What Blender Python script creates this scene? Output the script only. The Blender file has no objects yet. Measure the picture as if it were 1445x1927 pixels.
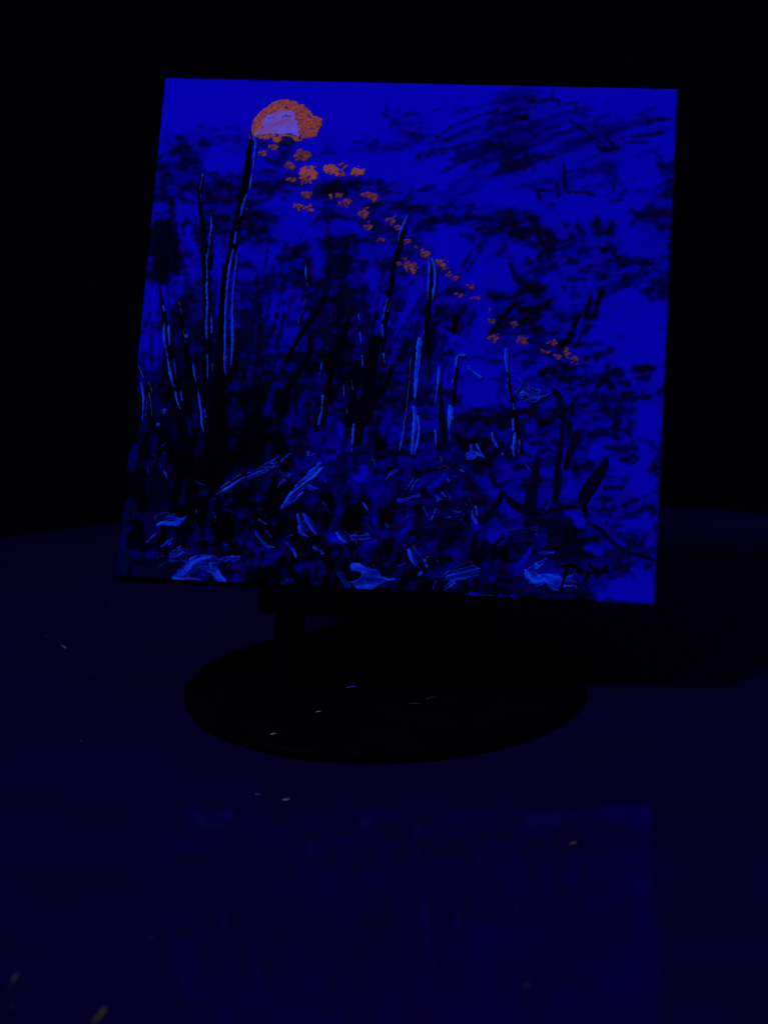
import bpy, math
import numpy as np
from mathutils import Vector, Matrix

scene = bpy.context.scene
COL = scene.collection
rng = np.random.default_rng(7)

# ------------------------------------------------------------------ camera
CAM_H, PITCH, ROLL, DIST, FPX = 0.3730, 0.2419, -0.0236, 1.1361, 3806.63
cp, sp = math.cos(PITCH), math.sin(PITCH)
fwd = Vector((0, cp, -sp)); up0 = Vector((0, sp, cp)); rt0 = Vector((1, 0, 0))
rt = rt0 * math.cos(ROLL) + up0 * math.sin(ROLL)
up = up0 * math.cos(ROLL) - rt0 * math.sin(ROLL)
cam = bpy.data.cameras.new('camera')
cam_o = bpy.data.objects.new('camera', cam); COL.objects.link(cam_o)
M3 = Matrix((rt, up, -fwd)).transposed().to_4x4()
cam_o.matrix_world = Matrix.Translation((0, -DIST, CAM_H)) @ M3
cam.sensor_fit = 'VERTICAL'; cam.sensor_height = 36.0
cam.lens = FPX / 1927 * 36.0
cam.clip_start = 0.05; cam.clip_end = 50
cam.dof.use_dof = True; cam.dof.focus_distance = 1.125; cam.dof.aperture_fstop = 7.0
scene.camera = cam_o

# ------------------------------------------------------------------ world (dark room)
world = bpy.data.worlds.new('World'); scene.world = world; world.use_nodes = True
bg = world.node_tree.nodes['Background']
bg.inputs['Color'].default_value = (0.10, 0.08, 0.42, 1)
bg.inputs['Strength'].default_value = 0.0030

# ------------------------------------------------------------------ the one lamp: a violet hand lamp, front left, above
lamp = bpy.data.lights.new('violet_lamp', 'SPOT')
lamp.energy = 285.0; lamp.color = (0.72, 0.55, 1.0)
lamp.spot_size = math.radians(42); lamp.spot_blend = 1.0; lamp.shadow_soft_size = 0.20
lamp_o = bpy.data.objects.new('violet_lamp', lamp); COL.objects.link(lamp_o)
lamp_o.location = (-1.46, -0.96, 2.15)
lamp_o.rotation_euler = (Vector((0.04, -0.20, 0.10)) - Vector(lamp_o.location)).to_track_quat('-Z', 'Y').to_euler()

# faint bounce light, added overhead with no seen source, to lift the shadow
bounce = bpy.data.lights.new('shadow_fill', 'AREA'); bounce.shape = 'DISK'; bounce.size = 1.6
bounce.energy = 13.0; bounce.color = (0.5, 0.4, 1.0)
fill_o = bpy.data.objects.new('shadow_fill', bounce); COL.objects.link(fill_o)
fill_o.location = (0.2, -0.3, 2.3)

vs = scene.view_settings
vs.view_transform = 'Standard'; vs.look = 'None'; vs.exposure = 0.0; vs.gamma = 1.0; vs.use_curve_mapping = False

# ------------------------------------------------------------------ helpers
def N(nt, t, **kw):
    n = nt.nodes.new(t)
    for k, v in kw.items(): setattr(n, k, v)
    return n

def new_mat(name):
    m = bpy.data.materials.new(name); m.use_nodes = True
    return m, m.node_tree, m.node_tree.nodes['Principled BSDF']

def noise_mat(name, c0, c1, scale=300, rough=(0.4, 0.6), spec=0.3, bump=0.1, lo=0.35, hi=0.65, stretch=(1, 1, 1), bscale=None, bdist=0.0003, detail=4):
    m, nt, b = new_mat(name)
    tc = N(nt, 'ShaderNodeTexCoord'); mp = N(nt, 'ShaderNodeMapping'); mp.inputs['Scale'].default_value = stretch
    nt.links.new(tc.outputs['Object'], mp.inputs['Vector'])
    n = N(nt, 'ShaderNodeTexNoise'); n.inputs['Scale'].default_value = scale; n.inputs['Detail'].default_value = detail
    nt.links.new(mp.outputs[0], n.inputs['Vector'])
    r = N(nt, 'ShaderNodeMapRange'); r.inputs['From Min'].default_value = lo; r.inputs['From Max'].default_value = hi
    nt.links.new(n.outputs['Fac'], r.inputs['Value'])
    mx = N(nt, 'ShaderNodeMix', data_type='RGBA'); mx.inputs[6].default_value = (*c0, 1); mx.inputs[7].default_value = (*c1, 1)
    nt.links.new(r.outputs[0], mx.inputs[0]); nt.links.new(mx.outputs[2], b.inputs['Base Color'])
    rr = N(nt, 'ShaderNodeMapRange'); rr.inputs['To Min'].default_value = rough[0]; rr.inputs['To Max'].default_value = rough[1]
    nt.links.new(n.outputs['Fac'], rr.inputs['Value']); nt.links.new(rr.outputs[0], b.inputs['Roughness'])
    b.inputs['Specular IOR Level'].default_value = spec
    if bump:
        n2 = N(nt, 'ShaderNodeTexNoise'); n2.inputs['Scale'].default_value = bscale or scale * 2; n2.inputs['Detail'].default_value = 3
        nt.links.new(mp.outputs[0], n2.inputs['Vector'])
        bp = N(nt, 'ShaderNodeBump'); bp.inputs['Strength'].default_value = bump; bp.inputs['Distance'].default_value = bdist
        nt.links.new(n2.outputs['Fac'], bp.inputs['Height']); nt.links.new(bp.outputs[0], b.inputs['Normal'])
    return m

def mesh_np(name, V, F, mat, parent=None, smooth=True, load=None):
    V = np.asarray(V, np.float32); F = np.asarray(F, np.int32)
    me = bpy.data.meshes.new(name)
    me.vertices.add(len(V)); me.vertices.foreach_set('co', V.ravel())
    k = F.shape[1]
    me.loops.add(F.size); me.loops.foreach_set('vertex_index', F.ravel())
    me.polygons.add(len(F)); me.polygons.foreach_set('loop_start', np.arange(0, F.size, k, dtype=np.int32))
    me.polygons.foreach_set('loop_total', np.full(len(F), k, np.int32))
    if smooth: me.polygons.foreach_set('use_smooth', np.ones(len(F), bool))
    me.update(calc_edges=True); me.validate()
    me.materials.append(mat)
    if load is not None:
        at_ = me.attributes.new('load', 'FLOAT', 'POINT'); at_.data.foreach_set('value', np.asarray(load, np.float32))
    o = bpy.data.objects.new(name, me); COL.objects.link(o)
    if parent: o.parent = parent
    return o

def mesh_py(name, V, F, mat, parent=None, smooth=False):
    me = bpy.data.meshes.new(name); me.from_pydata([tuple(v) for v in V], [], [tuple(f) for f in F]); me.update()
    if smooth:
        for p in me.polygons: p.use_smooth = True
    me.materials.append(mat)
    o = bpy.data.objects.new(name, me); COL.objects.link(o)
    if parent: o.parent = parent
    return o

def lathe(name, prof, mat, seg=128, parent=None, centre=(0, 0)):
    V = []; F = []
    n = len(prof)
    for i in range(seg):
        a = 2 * math.pi * i / seg
        for r, z in prof: V.append((centre[0] + r * math.cos(a), centre[1] + r * math.sin(a), z))
    for i in range(seg):
        j = (i + 1) % seg
        for k in range(n - 1): F.append((i * n + k, j * n + k, j * n + k + 1, i * n + k + 1))
    V.append((centre[0], centre[1], prof[0][1])); V.append((centre[0], centre[1], prof[-1][1]))
    for i in range(seg):
        j = (i + 1) % seg
        F.append((len(V) - 2, j * n, i * n)); F.append((len(V) - 1, i * n + n - 1, j * n + n - 1))
    o = mesh_py(name, V, F, mat, parent, True)
    for p in o.data.polygons:
        if len(p.vertices) == 3: p.use_smooth = False      # the flat top and underside stay optically flat
    return o

def bar(name, a, b, w, d, mat, parent, bev=0.0015, axis=(1, 0, 0)):
    """bevelled bar from a to b; w along `axis`, d across"""
    a = Vector(a); b = Vector(b); z = (b - a).normalized(); x = Vector(axis); x = (x - z * x.dot(z)).normalized(); y = z.cross(x)
    V = []
    for p in (a, b):
        for sx, sy in ((-1, -1), (1, -1), (1, 1), (-1, 1)): V.append(p + x * sx * w / 2 + y * sy * d / 2)
    F = [(0, 3, 2, 1), (4, 5, 6, 7), (0, 1, 5, 4), (1, 2, 6, 5), (2, 3, 7, 6), (3, 0, 4, 7)]
    o = mesh_py(name, V, F, mat, parent)
    m = o.modifiers.new('bevel', 'BEVEL'); m.width = bev; m.segments = 3
    return o

def empty(name, loc):
    o = bpy.data.objects.new(name, None); COL.objects.link(o); o.location = loc
    o.empty_display_size = 0.02
    return o

def tag(o, label, cat, group=None):
    o['label'] = label; o['category'] = cat
    if group: o['group'] = group
    return o

# ------------------------------------------------------------------ table
table_m = noise_mat('table_lacquer', (0.0018, 0.0003, 0.0165), (0.0024, 0.0004, 0.021), scale=9, rough=(0.06, 0.10), spec=0.18, bump=0.015, bscale=60, bdist=0.0004, stretch=(1, 3, 1))
TX, TY, TR = 0.0221, -0.2836, 0.6866
tbl = lathe('table', [(TR - 0.02, -0.035), (TR - 0.006, -0.033), (TR, -0.026), (TR, -0.008), (TR - 0.002, -0.003), (TR - 0.007, 0.0)], table_m, 200)
tbl.location = (TX, TY, 0)
tag(tbl, 'dark glossy round table top faintly mirroring the painting', 'table')

# ------------------------------------------------------------------ turntable
black_m = noise_mat('black_base', (0.0003, 0.0003, 0.0010), (0.0005, 0.0005, 0.0018), scale=40, rough=(0.4, 0.55), spec=0.004, bump=0.03)
DX, DY, DR = -0.0030, -0.0520, 0.1120
tt = empty('turntable', (DX, DY, 0))
lathe('foot_ring', [(0.094, 0.0), (0.096, 0.0004), (0.096, 0.0016)], black_m, 128, tt)
lathe('top_plate', [(DR - 0.002, 0.0017), (DR - 0.0005, 0.0024), (DR, 0.0036), (DR - 0.0005, 0.0052), (DR - 0.0016, 0.006)], black_m, 160, tt)
tag(tt, 'black round turntable lying on the glossy table under the easel', 'turntable')

# ------------------------------------------------------------------ panel frame of reference
W, H = 0.30, 0.2994
U = W / 1000.0                      # one paint unit, about one pixel of the photograph
HU = H / U
YAW, TILT, PR = -0.1158, 0.4459, -0.0441
PC = Vector((0.0115, 0.0, 0.1984))
ex = Vector((math.cos(YAW), math.sin(YAW), 0)); nrm0 = Vector((math.sin(YAW), -math.cos(YAW), 0))
ey = Vector((0, 0, 1)) * math.cos(TILT) - nrm0 * math.sin(TILT)
e1 = ex * math.cos(PR) + ey * math.sin(PR); e2 = ey * math.cos(PR) - ex * math.sin(PR); e3 = e1.cross(e2)
base = PC - e2 * H / 2

# ------------------------------------------------------------------ easel
easel_m = noise_mat('black_wood', (0.0003, 0.0002, 0.0007), (0.0006, 0.0005, 0.0014), scale=60, rough=(0.5, 0.7), spec=0.0, bump=0.1, stretch=(1, 1, 0.1))
ez = empty('table_easel', (DX, -0.05, 0.006))
def W2E(p): return Vector(p) - Vector(ez.location)
lc = base - e2 * 0.0072 - e3 * 0.006
bar('ledge', W2E(lc - e1 * 0.068), W2E(lc + e1 * 0.068), 0.022, 0.0135, easel_m, ez, 0.003, axis=e3)
lean = Vector((0, math.sin(TILT), math.cos(TILT)))
for s in (-1, 1):
    bot = Vector((DX + s * 0.0550, -0.0690, 0.0065)); top = bot + lean * 0.31 - Vector((s * 0.030, 0, 0))
    bar('front_leg', W2E(bot), W2E(top), 0.0165, 0.009, easel_m, ez, 0.002)
bar('cross_bar', W2E((DX - 0.034, 0.034, 0.20)), W2E((DX + 0.034, 0.034, 0.20)), 0.014, 0.010, easel_m, ez, 0.002, axis=(0, 0, 1))
bar('rear_leg', W2E((DX + 0.014, 0.0300, 0.0065)), W2E((DX + 0.004, 0.075, 0.27)), 0.0155, 0.009, easel_m, ez, 0.002)
tag(ez, 'small black table easel holding the painting on the turntable', 'easel')

# ------------------------------------------------------------------ painting: photo pixel -> paint unit
def homog(src, dst):
    A = []
    for (x, y), (u, v) in zip(src, dst):
        A.append([x, y, 1, 0, 0, 0, -u * x, -u * y]); A.append([0, 0, 0, x, y, 1, -v * x, -v * y])
    h = np.linalg.solve(np.array(A, float), np.array(dst, float).ravel())
    return np.append(h, 1).reshape(3, 3)
HM = homog([(309, 144), (1277, 166), (1232, 1140), (219, 1085)], [(0, HU), (1000, HU), (1000, 0), (0, 0)])
def PU(pts):
    p = np.asarray(pts, float); q = np.c_[p[:, :2], np.ones(len(p))] @ HM.T
    return q[:, :2] / q[:, 2:]

pt = empty('painting', base)
pt.matrix_world = Matrix.Translation(base) @ Matrix((e1, e2, e3)).transposed().to_4x4()
tag(pt, 'square painting of orange moon and dark reeds, glowing blue on the easel', 'painting')
XO = 500.0                          # local x = (u-XO)*U, local y = v*U

# fields of noise over the canvas, one sample per unit
NS = 1024
def field(sx, sy, ang=0.0, seed=0):
    r = np.random.default_rng(seed).standard_normal((NS, NS))
    f = np.fft.fftfreq(NS)
    fx, fy = np.meshgrid(f, f)
    c, s = math.cos(ang), math.sin(ang)
    a = fx * c + fy * s; b = -fx * s + fy * c
    k = np.exp(-2 * math.pi ** 2 * ((a * sx) ** 2 + (b * sy) ** 2))
    g = np.fft.ifft2(np.fft.fft2(r) * k).real
    return g / g.std()
def rank01(g):
    o = np.argsort(g.ravel()); r = np.empty(g.size); r[o] = np.linspace(0, 1, g.size)
    return r.reshape(g.shape)
fine = field(1.6, 1.6, 0, 1)
fine2 = field(0.9, 0.9, 0, 5)
mid = field(5, 5, 0, 2)
low = field(22, 22, 0, 3)
def samp(F, u, v):
    x = np.mod(u, NS - 1.001); y = np.mod(v, NS - 1.001)
    i = x.astype(int); j = y.astype(int); a = x - i; b = y - j
    return (F[j, i] * (1 - a) * (1 - b) + F[j, i + 1] * a * (1 - b) + F[j + 1, i] * (1 - a) * b + F[j + 1, i + 1] * a * b)
def sstep(a, b, x):
    t = np.clip((x - a) / (b - a), 0, 1); return t * t * (3 - 2 * t)

def spline(pts, n=6):
    """centripetal-ish resample of (x,y,w) rows"""
    P = np.asarray(pts, float)
    if len(P) < 3: 
        t = np.linspace(0, 1, 5)[:, None]; return P[0] * (1 - t) + P[-1] * t
    Q = np.vstack([2 * P[0] - P[1], P, 2 * P[-1] - P[-2]])
    out = []
    for i in range(1, len(Q) - 2):
        p0, p1, p2, p3 = Q[i - 1], Q[i], Q[i + 1], Q[i + 2]
        for t in np.linspace(0, 1, n, endpoint=False):
            out.append(0.5 * ((2 * p1) + (-p0 + p2) * t + (2 * p0 - 5 * p1 + 4 * p2 - p3) * t * t + (-p0 + 3 * p1 - 3 * p2 + p3) * t ** 3))
    out.append(P[-1]); out = np.array(out); out[:, 2] = np.maximum(out[:, 2], 0.4)
    return out

def to_units(pts):
    q = PU(pts)
    k = 1.0
    return np.c_[q, [p[2] * k for p in pts]]

def stroke_sd(S, X, Y, wob=None):
    """signed distance (units) of a varying-width stroke; also along-stroke cross coordinate"""
    best = np.full(X.shape, 1e9); cross = np.zeros(X.shape); along = np.zeros(X.shape)
    L = 0.0
    for i in range(len(S) - 1):
        ax, ay, aw = S[i]; bx, by, bw = S[i + 1]
        dx, dy = bx - ax, by - ay; l2 = dx * dx + dy * dy + 1e-9; l = math.sqrt(l2)
        t = np.clip(((X - ax) * dx + (Y - ay) * dy) / l2, 0, 1)
        d = np.hypot(X - ax - t * dx, Y - ay - t * dy) - (aw + (bw - aw) * t) / 2
        m = d < best
        best = np.where(m, d, best)
        cr = ((X - ax) * dy - (Y - ay) * dx) / l
        cross = np.where(m, cr, cross); along = np.where(m, L + t * l, along)
        L += l
    return best, cross, along

# ------------------------------------------------------------------ ground layer of the painting: thin stains on blue
GX = np.arange(300, 1261, 40); GY = np.arange(150, 1111, 40)
ROWS = """0000000000000000000000000
0000000000000011244100000
0000000000033234565433231
3452336131312246654436220
4630032021001024386433114
6666565375432221343313305
3356531044455343211000144
7556652142344644667345145
8555732366435113326544235
6462324665352310323434536
2465542566433544466213134
5675651455432543665251111
4776762556433442543520111
5777747676544323444333100
7888887768863142334545641
9998887678854442423456443
9999978668865578766635410
8989999665987587765542541
9999998766857788854472114
9998789877767776565323313
9998899999998877635633445
9999999987977687635874431
8999889988888778877784444
8887799988788888876676552
8888999997999878766665100"""
G = np.array([[int(c) for c in r] for r in ROWS.split()], float) / 9.0
def grid_val(px, py):
    x = np.clip((px - 300) / 40, 0, 23.999); y = np.clip((py - 150) / 40, 0, 23.999)
    i = x.astype(int); j = y.astype(int); a = x - i; b = y - j
    return G[j, i] * (1 - a) * (1 - b) + G[j, i + 1] * a * (1 - b) + G[j + 1, i] * (1 - a) * b + G[j + 1, i + 1] * a * b

NV = 640
us = np.linspace(0, 1000, NV); vv = np.linspace(0, HU, NV)
CU, CV = np.meshgrid(us, vv)
HI = np.linalg.inv(HM)
q = np.stack([CU, CV, np.ones_like(CU)], -1) @ HI.T
PX, PY = q[..., 0] / q[..., 2], q[..., 1] / q[..., 2]
G[2:6, 13:20] *= 0.62; G[7:14, 3:12] = np.minimum(G[7:14, 3:12] + 0.07, 1)
g = grid_val(PX + 6 * samp(mid, CU, CV), PY + 6 * samp(mid, CU + 300, CV))
# dry-brush pattern: short marks catching the weave, slanted more in the upper right
nA = rank01(0.62 * field(15, 4.5, 0.06, 11) + 0.42 * field(6, 2.2, 0.1, 12) + 0.5 * field(28, 10, 0.06, 13) + 0.28 * field(2.5, 1.6, 0, 16))
nB = rank01(0.75 * field(42, 4.2, 0.40, 14) + 0.45 * field(18, 2.2, 0.34, 15) + 0.4 * field(40, 14, 0.3, 17))
nC = rank01(0.6 * field(6, 16, -0.1, 21) + 0.4 * field(3, 8, 0, 22) + 0.35 * field(6, 3, 0, 23))
nD = rank01(0.62 * field(13, 4.0, 0.26, 31) + 0.45 * field(6, 2.2, 0.3, 32) + 0.35 * field(26, 10, 0.2, 33) + 0.32 * field(2.6, 1.8, 0, 36))
wD = sstep(820, 960, PX) * sstep(400, 480, PY)
wB = sstep(700, 840, PX) * sstep(430, 330, PY)
wC = sstep(620, 760, PY) * sstep(900, 650, PX) * 0.6 + sstep(380, 480, PY) * sstep(420, 330, PX) * 0.7
nAD = samp(nA, CU, CV) * (1 - wD) + samp(nD, CU, CV) * wD
n = nAD * (1 - wB) + samp(nB, CU, CV) * wB
n = n * (1 - wC) + samp(nC, CU, CV) * wC
n = np.clip((n - 0.5) * (1 + 0.35 * (wB * (1 - wB) + wC * (1 - wC)) * 4) + 0.5, 0, 1)
sw_ = 0.30 + 0.16 * wB
cov = sstep(1 - g * 1.02 - sw_, 1 - g * 1.02 + sw_ + 0.04, n) * sstep(0.02, 0.12, g)
D = cov * np.clip(0.42 + 0.60 * g, 0, 0.985)
D = np.maximum(D, sstep(0.25, 0.95, g) * 0.78 * (0.75 + 0.25 * n))
D = np.maximum(D, 0.16 * sstep(0.1, 0.4, g) * (0.5 + samp(nA, CU + 200, CV + 350)))
fs = rank01(field(4.5, 1.5, 0.08, 41) + 0.5 * field(1.6, 1.2, 0, 42))
D = np.clip(D + 0.34 * (samp(fs, CU, CV) - 0.5) * sstep(0.1, 0.4, D) * sstep(1.0, 0.75, D) * (1 - 0.7 * wB), 0, 0.985)
vs_ = rank01(field(4, 14, -0.15, 43) + 0.6 * field(9, 6, 0.3, 44))
D = D - 0.27 * sstep(0.52, 1.0, samp(vs_, CU, CV)) * sstep(0.6, 0.85, g)

def wash(pts, dark, soft=2.0, dry=0.5, clean=False):
    """one brush mark of thin paint laid into the stain layer (pts: photo px + width)"""
    global D
    S = spline(to_units(pts)); pad = S[:, 2].max() / 2 + 12
    i0 = max(int((S[:, 0].min() - pad) / 1000 * NV), 0); i1 = min(int((S[:, 0].max() + pad) / 1000 * NV) + 2, NV)
    j0 = max(int((S[:, 1].min() - pad) / HU * NV), 0); j1 = min(int((S[:, 1].max() + pad) / HU * NV) + 2, NV)
    if i1 <= i0 or j1 <= j0: return
    X = CU[j0:j1, i0:i1]; Y = CV[j0:j1, i0:i1]
    sd, cr, al = stroke_sd(S, X, Y)
    wm = S[:, 2].max()
    sd = sd + (min(0.8 + 0.14 * wm, 5.0) if wm > 11 else 0.4 + 0.08 * wm) * samp(mid, X * (0.9 if wm > 18 else 1.7), Y * (1.8 if wm > 18 else 1.7)) + min(0.9, 0.12 * wm) * samp(fine, X, Y)
    a = sstep(soft, -soft, sd)
    a = a * (1 - dry * sstep(-0.3, 1.2, samp(mid, al * 0.35 + 77, cr * 2.6 + 300) + 0.5 * samp(fine, X, Y)))
    sub = D[j0:j1, i0:i1]
    D[j0:j1, i0:i1] = sub * (1 - a) + dark * a if clean else np.maximum(sub, sub * (1 - a) + dark * a)

def WP(s, dark, soft=2.0, dry=0.45, clean=False):
    """parse 'x,y,w x,y,w ; ...' """
    for part in s.split(';'):
        pts = [tuple(float(t) for t in q.split(',')) for q in part.split()]
        if pts: wash(pts, dark, soft, dry, clean)

# marks of the sky, upper left
WP("400,259,4 425,256,5 450,257,3; 395,284,5 430,284,7 465,285,6", 0.5, 2.5)
WP("335,257,10 345,262,7; 378,270,12 392,272,8; 330,285,16 352,292,26 372,300,18; 345,310,22 362,305,20; 300,300,12 310,330,18 312,350,24; 352,345,20 340,360,22", 0.78, 4, 0.4)
WP("400,325,6 430,333,8 455,342,8; 405,345,12 430,350,16 455,352,14; 385,365,14 420,372,16 450,372,10; 478,350,12 505,345,16 535,346,12; 480,362,12 520,365,14 545,362,8", 0.85, 3.5, 0.45)
WP("545,262,22 543,280,26 533,295,22 515,300,14; 500,300,12 525,308,14; 540,330,8 560,336,8", 0.7, 4, 0.25)
WP("405,300,44 440,305,40; 420,318,24", 0.02, 5, 0.0, True)
WP("520,380,30 560,400,36 590,395,20; 530,440,26 580,440,30; 505,405,22", 0.05, 6, 0.15, True)
WP("475,400,16 500,405,18 518,415,14; 470,425,20 500,430,22; 450,385,10 470,380,8", 0.82, 4, 0.35)
WP("332,395,14 334,425,16 340,450,10; 355,430,14 360,460,12; 372,395,8 374,420,8; 395,480,9 398,500,10; 405,505,12 412,478,12", 0.03, 3, 0.1, True)
WP("300,410,24 302,450,28 306,490,30 305,520,26; 322,375,8 325,420,14 330,470,16 332,510,14; 300,470,30 320,500,34", 0.93, 5, 0.3)
WP("282,545,14 285,575,16 290,600,10; 280,620,10 277,650,12; 300,560,12 315,555,14; 310,545,10 325,570,8", 0.05, 3, 0.15, True)
WP("355,485,10 360,520,12; 366,460,9 371,510,10; 410,475,14 412,520,16 408,570,12 400,600,9", 0.02, 3, 0.1, True)
WP("460,470,30 490,480,36 525,470,18; 465,510,14; 525,560,26 520,600,30 525,625,20; 512,662,16; 595,640,12; 600,480,20 600,520,16", 0.05, 5, 0.3, True)
# clouds and bare tree, upper right
WP("752,247,3 772,252,7 797,255,3; 860,210,5 877,205,6; 822,258,4 849,240,5 886,223,4 936,207,6; 817,282,5 862,277,5 899,267,6 924,264,5; 787,294,8 810,288,15 830,292,8; 829,324,4 862,307,6 882,297,4; 840,262,4 880,244,5 930,226,3; 845,316,3 900,292,5 960,268,3; 800,272,3 850,258,4 905,240,2; 880,318,4 940,296,5 1000,276,3; 905,232,3 960,212,5 1010,200,3", 0.80, 2.6, 0.25)
WP("722,216,7 745,228,6 760,231,5; 735,232,9 765,235,5 800,228,3; 815,208,4 860,198,3", 0.55, 3, 0.3)
WP("915,240,12 945,228,16 990,220,14; 925,260,12 960,245,18 1000,232,10; 940,262,10 985,250,14 1015,240,6; 860,290,14 900,284,18 940,278,14 980,280,12; 850,300,9 910,296,9", 0.66, 4.5, 0.3)
WP("945,312,18 975,310,20 1000,306,12; 930,325,8 965,322,8; 990,296,12 1035,292,14; 915,272,8 950,274,10", 0.84, 3, 0.45)
WP("990,192,5 1015,189,6 1040,187,5; 1040,175,4 1040,185,5 1050,190,7 1057,202,7; 1062,196,5 1088,193,5; 962,205,6 975,200,4; 984,183,4 1004,182,4; 972,222,10 990,219,8", 0.88, 1.6, 0.2)
WP("1076,230,4 1100,247,5 1127,268,4; 1122,279,6 1139,282,10 1162,279,6; 1139,257,5 1149,270,5 1160,279,4; 1167,261,4 1201,255,5 1246,251,3; 1204,218,4 1234,225,7 1261,223,4; 1218,232,5 1226,232,5; 1183,268,4 1222,268,3", 0.92, 1.5, 0.15)
WP("945,287,4 975,275,4 1002,260,4 1015,250,4 1052,237,2; 1002,260,4 1040,250,3 1080,248,2; 1090,267,5 1110,264,5; 1060,268,4 1080,270,5", 0.8, 1.5, 0.3)
WP("1075,212,7 1100,218,8 1125,224,5; 1120,222,6 1145,214,5; 1120,235,14 1150,240,12 1170,228,8; 1085,205,12 1080,198,10; 1225,285,9 1235,288,8", 0.55, 3, 0.35)
WP("1060,310,6 1061,340,7 1063,355,6; 1060,327,5 1085,321,5 1104,317,4; 1065,362,4 1094,362,7 1124,370,5; 1090,359,4 1104,349,4; 1002,359,5 1035,357,5; 1011,362,5 1016,374,5; 1050,407,7 1057,415,8 1064,424,7; 1047,350,6 1050,370,8", 0.92, 1.5, 0.15)
WP("1148,330,5 1160,335,6; 1170,345,5 1173,360,7 1165,370,5; 1148,380,6 1168,377,5; 1154,350,5 1155,362,5; 1098,384,7 1102,383,7; 1035,384,6 1040,388,6", 0.75, 2, 0.4)
WP("1040,275,3 1047,300,4 1052,330,4 1058,370,4", 0.25, 1.2, 0.0, True)
WP("1025,395,3 1026,420,4 1022,435,3", 0.1, 1.2, 0.0, True)
WP("1180,430,8 1200,405,10 1230,400,14 1262,410,14; 1190,395,8 1230,405,12 1258,407,8; 1240,300,10 1258,330,18 1262,355,20; 1195,360,5 1230,360,5; 1250,365,16", 0.72, 4, 0.4)
WP("955,400,10 962,415,14 968,430,12; 945,405,10 943,425,14; 1000,415,12 1010,430,12; 960,440,18 1000,442,16 1030,440,14; 1035,455,24 1040,470,18; 1015,450,14 1030,475,14; 1085,425,10 1095,440,9; 1120,410,12 1122,435,16; 1150,415,8 1148,440,12; 1072,445,10 1078,450,8; 1130,470,12 1155,475,14; 1100,463,8", 0.88, 3, 0.35)
WP("965,470,26 1005,480,24; 950,530,40 940,500,30; 1060,400,24 1130,385,30; 1180,335,30 1185,310,40; 1085,345,16 1130,335,16; 1190,445,26; 960,370,30 990,388,24; 1210,450,16", 0.03, 5, 0.15, True)
# middle of the sky
WP("725,399,4 749,384,8 769,372,9 774,354,6; 735,392,10 760,388,10 800,390,8; 779,431,13 800,430,15 822,431,15; 829,392,9 849,386,11; 834,407,9 848,407,9; 840,425,9 860,420,9; 790,358,8 815,352,8; 880,388,10 900,384,8; 878,410,11 895,408,11; 898,432,9 910,425,11", 0.8, 3, 0.35)
WP("605,350,14 640,345,14 680,345,14 720,340,8; 615,358,12 650,352,10; 648,358,9 650,365,9; 690,390,14 712,386,8; 630,405,10 660,412,10 680,418,6; 725,362,6 733,362,6", 0.85, 3.5, 0.4)
WP("665,267,3 685,267,4; 600,289,6 640,288,7 662,287,5; 720,280,6 750,282,6", 0.6, 2.5, 0.4)
WP("610,320,40 660,300,40 740,320,50; 840,440,50 860,470,46 890,500,36; 900,385,14; 660,430,24 685,435,20; 700,500,14 708,540,22 712,590,22; 750,600,26 740,630,24; 780,560,18 770,600,14; 725,650,20 735,640,24", 0.03, 6, 0.2, True)
WP("700,388,6 707,420,7 702,460,7; 690,400,6 700,410,6; 870,500,7 885,478,8 905,455,6; 880,510,6 915,450,5 935,425,4", 0.7, 2, 0.3)
# translucent stems in the middle distance
WP("614,400,4 616,440,7 616,470,8; 622,450,10 617,525,12 610,565,13; 646,450,8 647,490,12 643,550,15 640,600,16 638,640,18; 630,560,8 632,600,12 636,640,14", 0.86, 1.6, 0.2)
WP("676,515,3 684,560,11 689,610,12 687,650,11; 537,462,6 514,507,9 494,542,13 479,590,16 470,620,18; 536,470,5 527,520,4; 452,545,4 459,595,10 462,630,12", 0.80, 1.6, 0.25)
WP("740,487,7 734,535,8 725,555,7; 757,440,8 748,475,10 740,500,8; 749,575,6 739,604,7 729,624,6; 570,500,8 578,490,9 580,520,10 575,560,12; 545,470,12 575,462,14; 545,482,10 570,482,8", 0.86, 2, 0.3)
WP("797,575,10 784,630,12 775,690,12; 768,700,8 762,770,8; 815,620,18 812,650,20 806,670,12", 0.80, 2, 0.3)
WP("891,594,9 884,609,10; 834,577,6 836,600,7; 840,668,10 848,660,8; 756,655,10 770,650,12; 745,675,12 765,662,14; 872,580,14 862,600,8; 842,550,14 870,545,12", 0.85, 2.5, 0.3)
rr_ = np.random.default_rng(77)
for k_ in range(64):                                    # slender, half-transparent stems fanning out of the dark bed
    bx = rr_.uniform(285, 800); by = rr_.uniform(730, 850); L_ = rr_.uniform(110, 290) * (1.0 if bx < 620 else 0.75)
    sl = (bx - 400) / 400 * 0.30 + rr_.normal(0, 0.10); w_ = rr_.uniform(3.5, 9.5); bend = rr_.normal(0, 9)
    pts_ = [(bx + sl * L_ * t_ + bend * math.sin(math.pi * t_), by - L_ * t_, w_ * (1.1 - 0.8 * t_)) for t_ in (0, 0.3, 0.6, 0.85, 1.0)]
    wash(pts_, rr_.uniform(0.68, 0.95), 1.3, rr_.uniform(0.15, 0.5))
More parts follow.
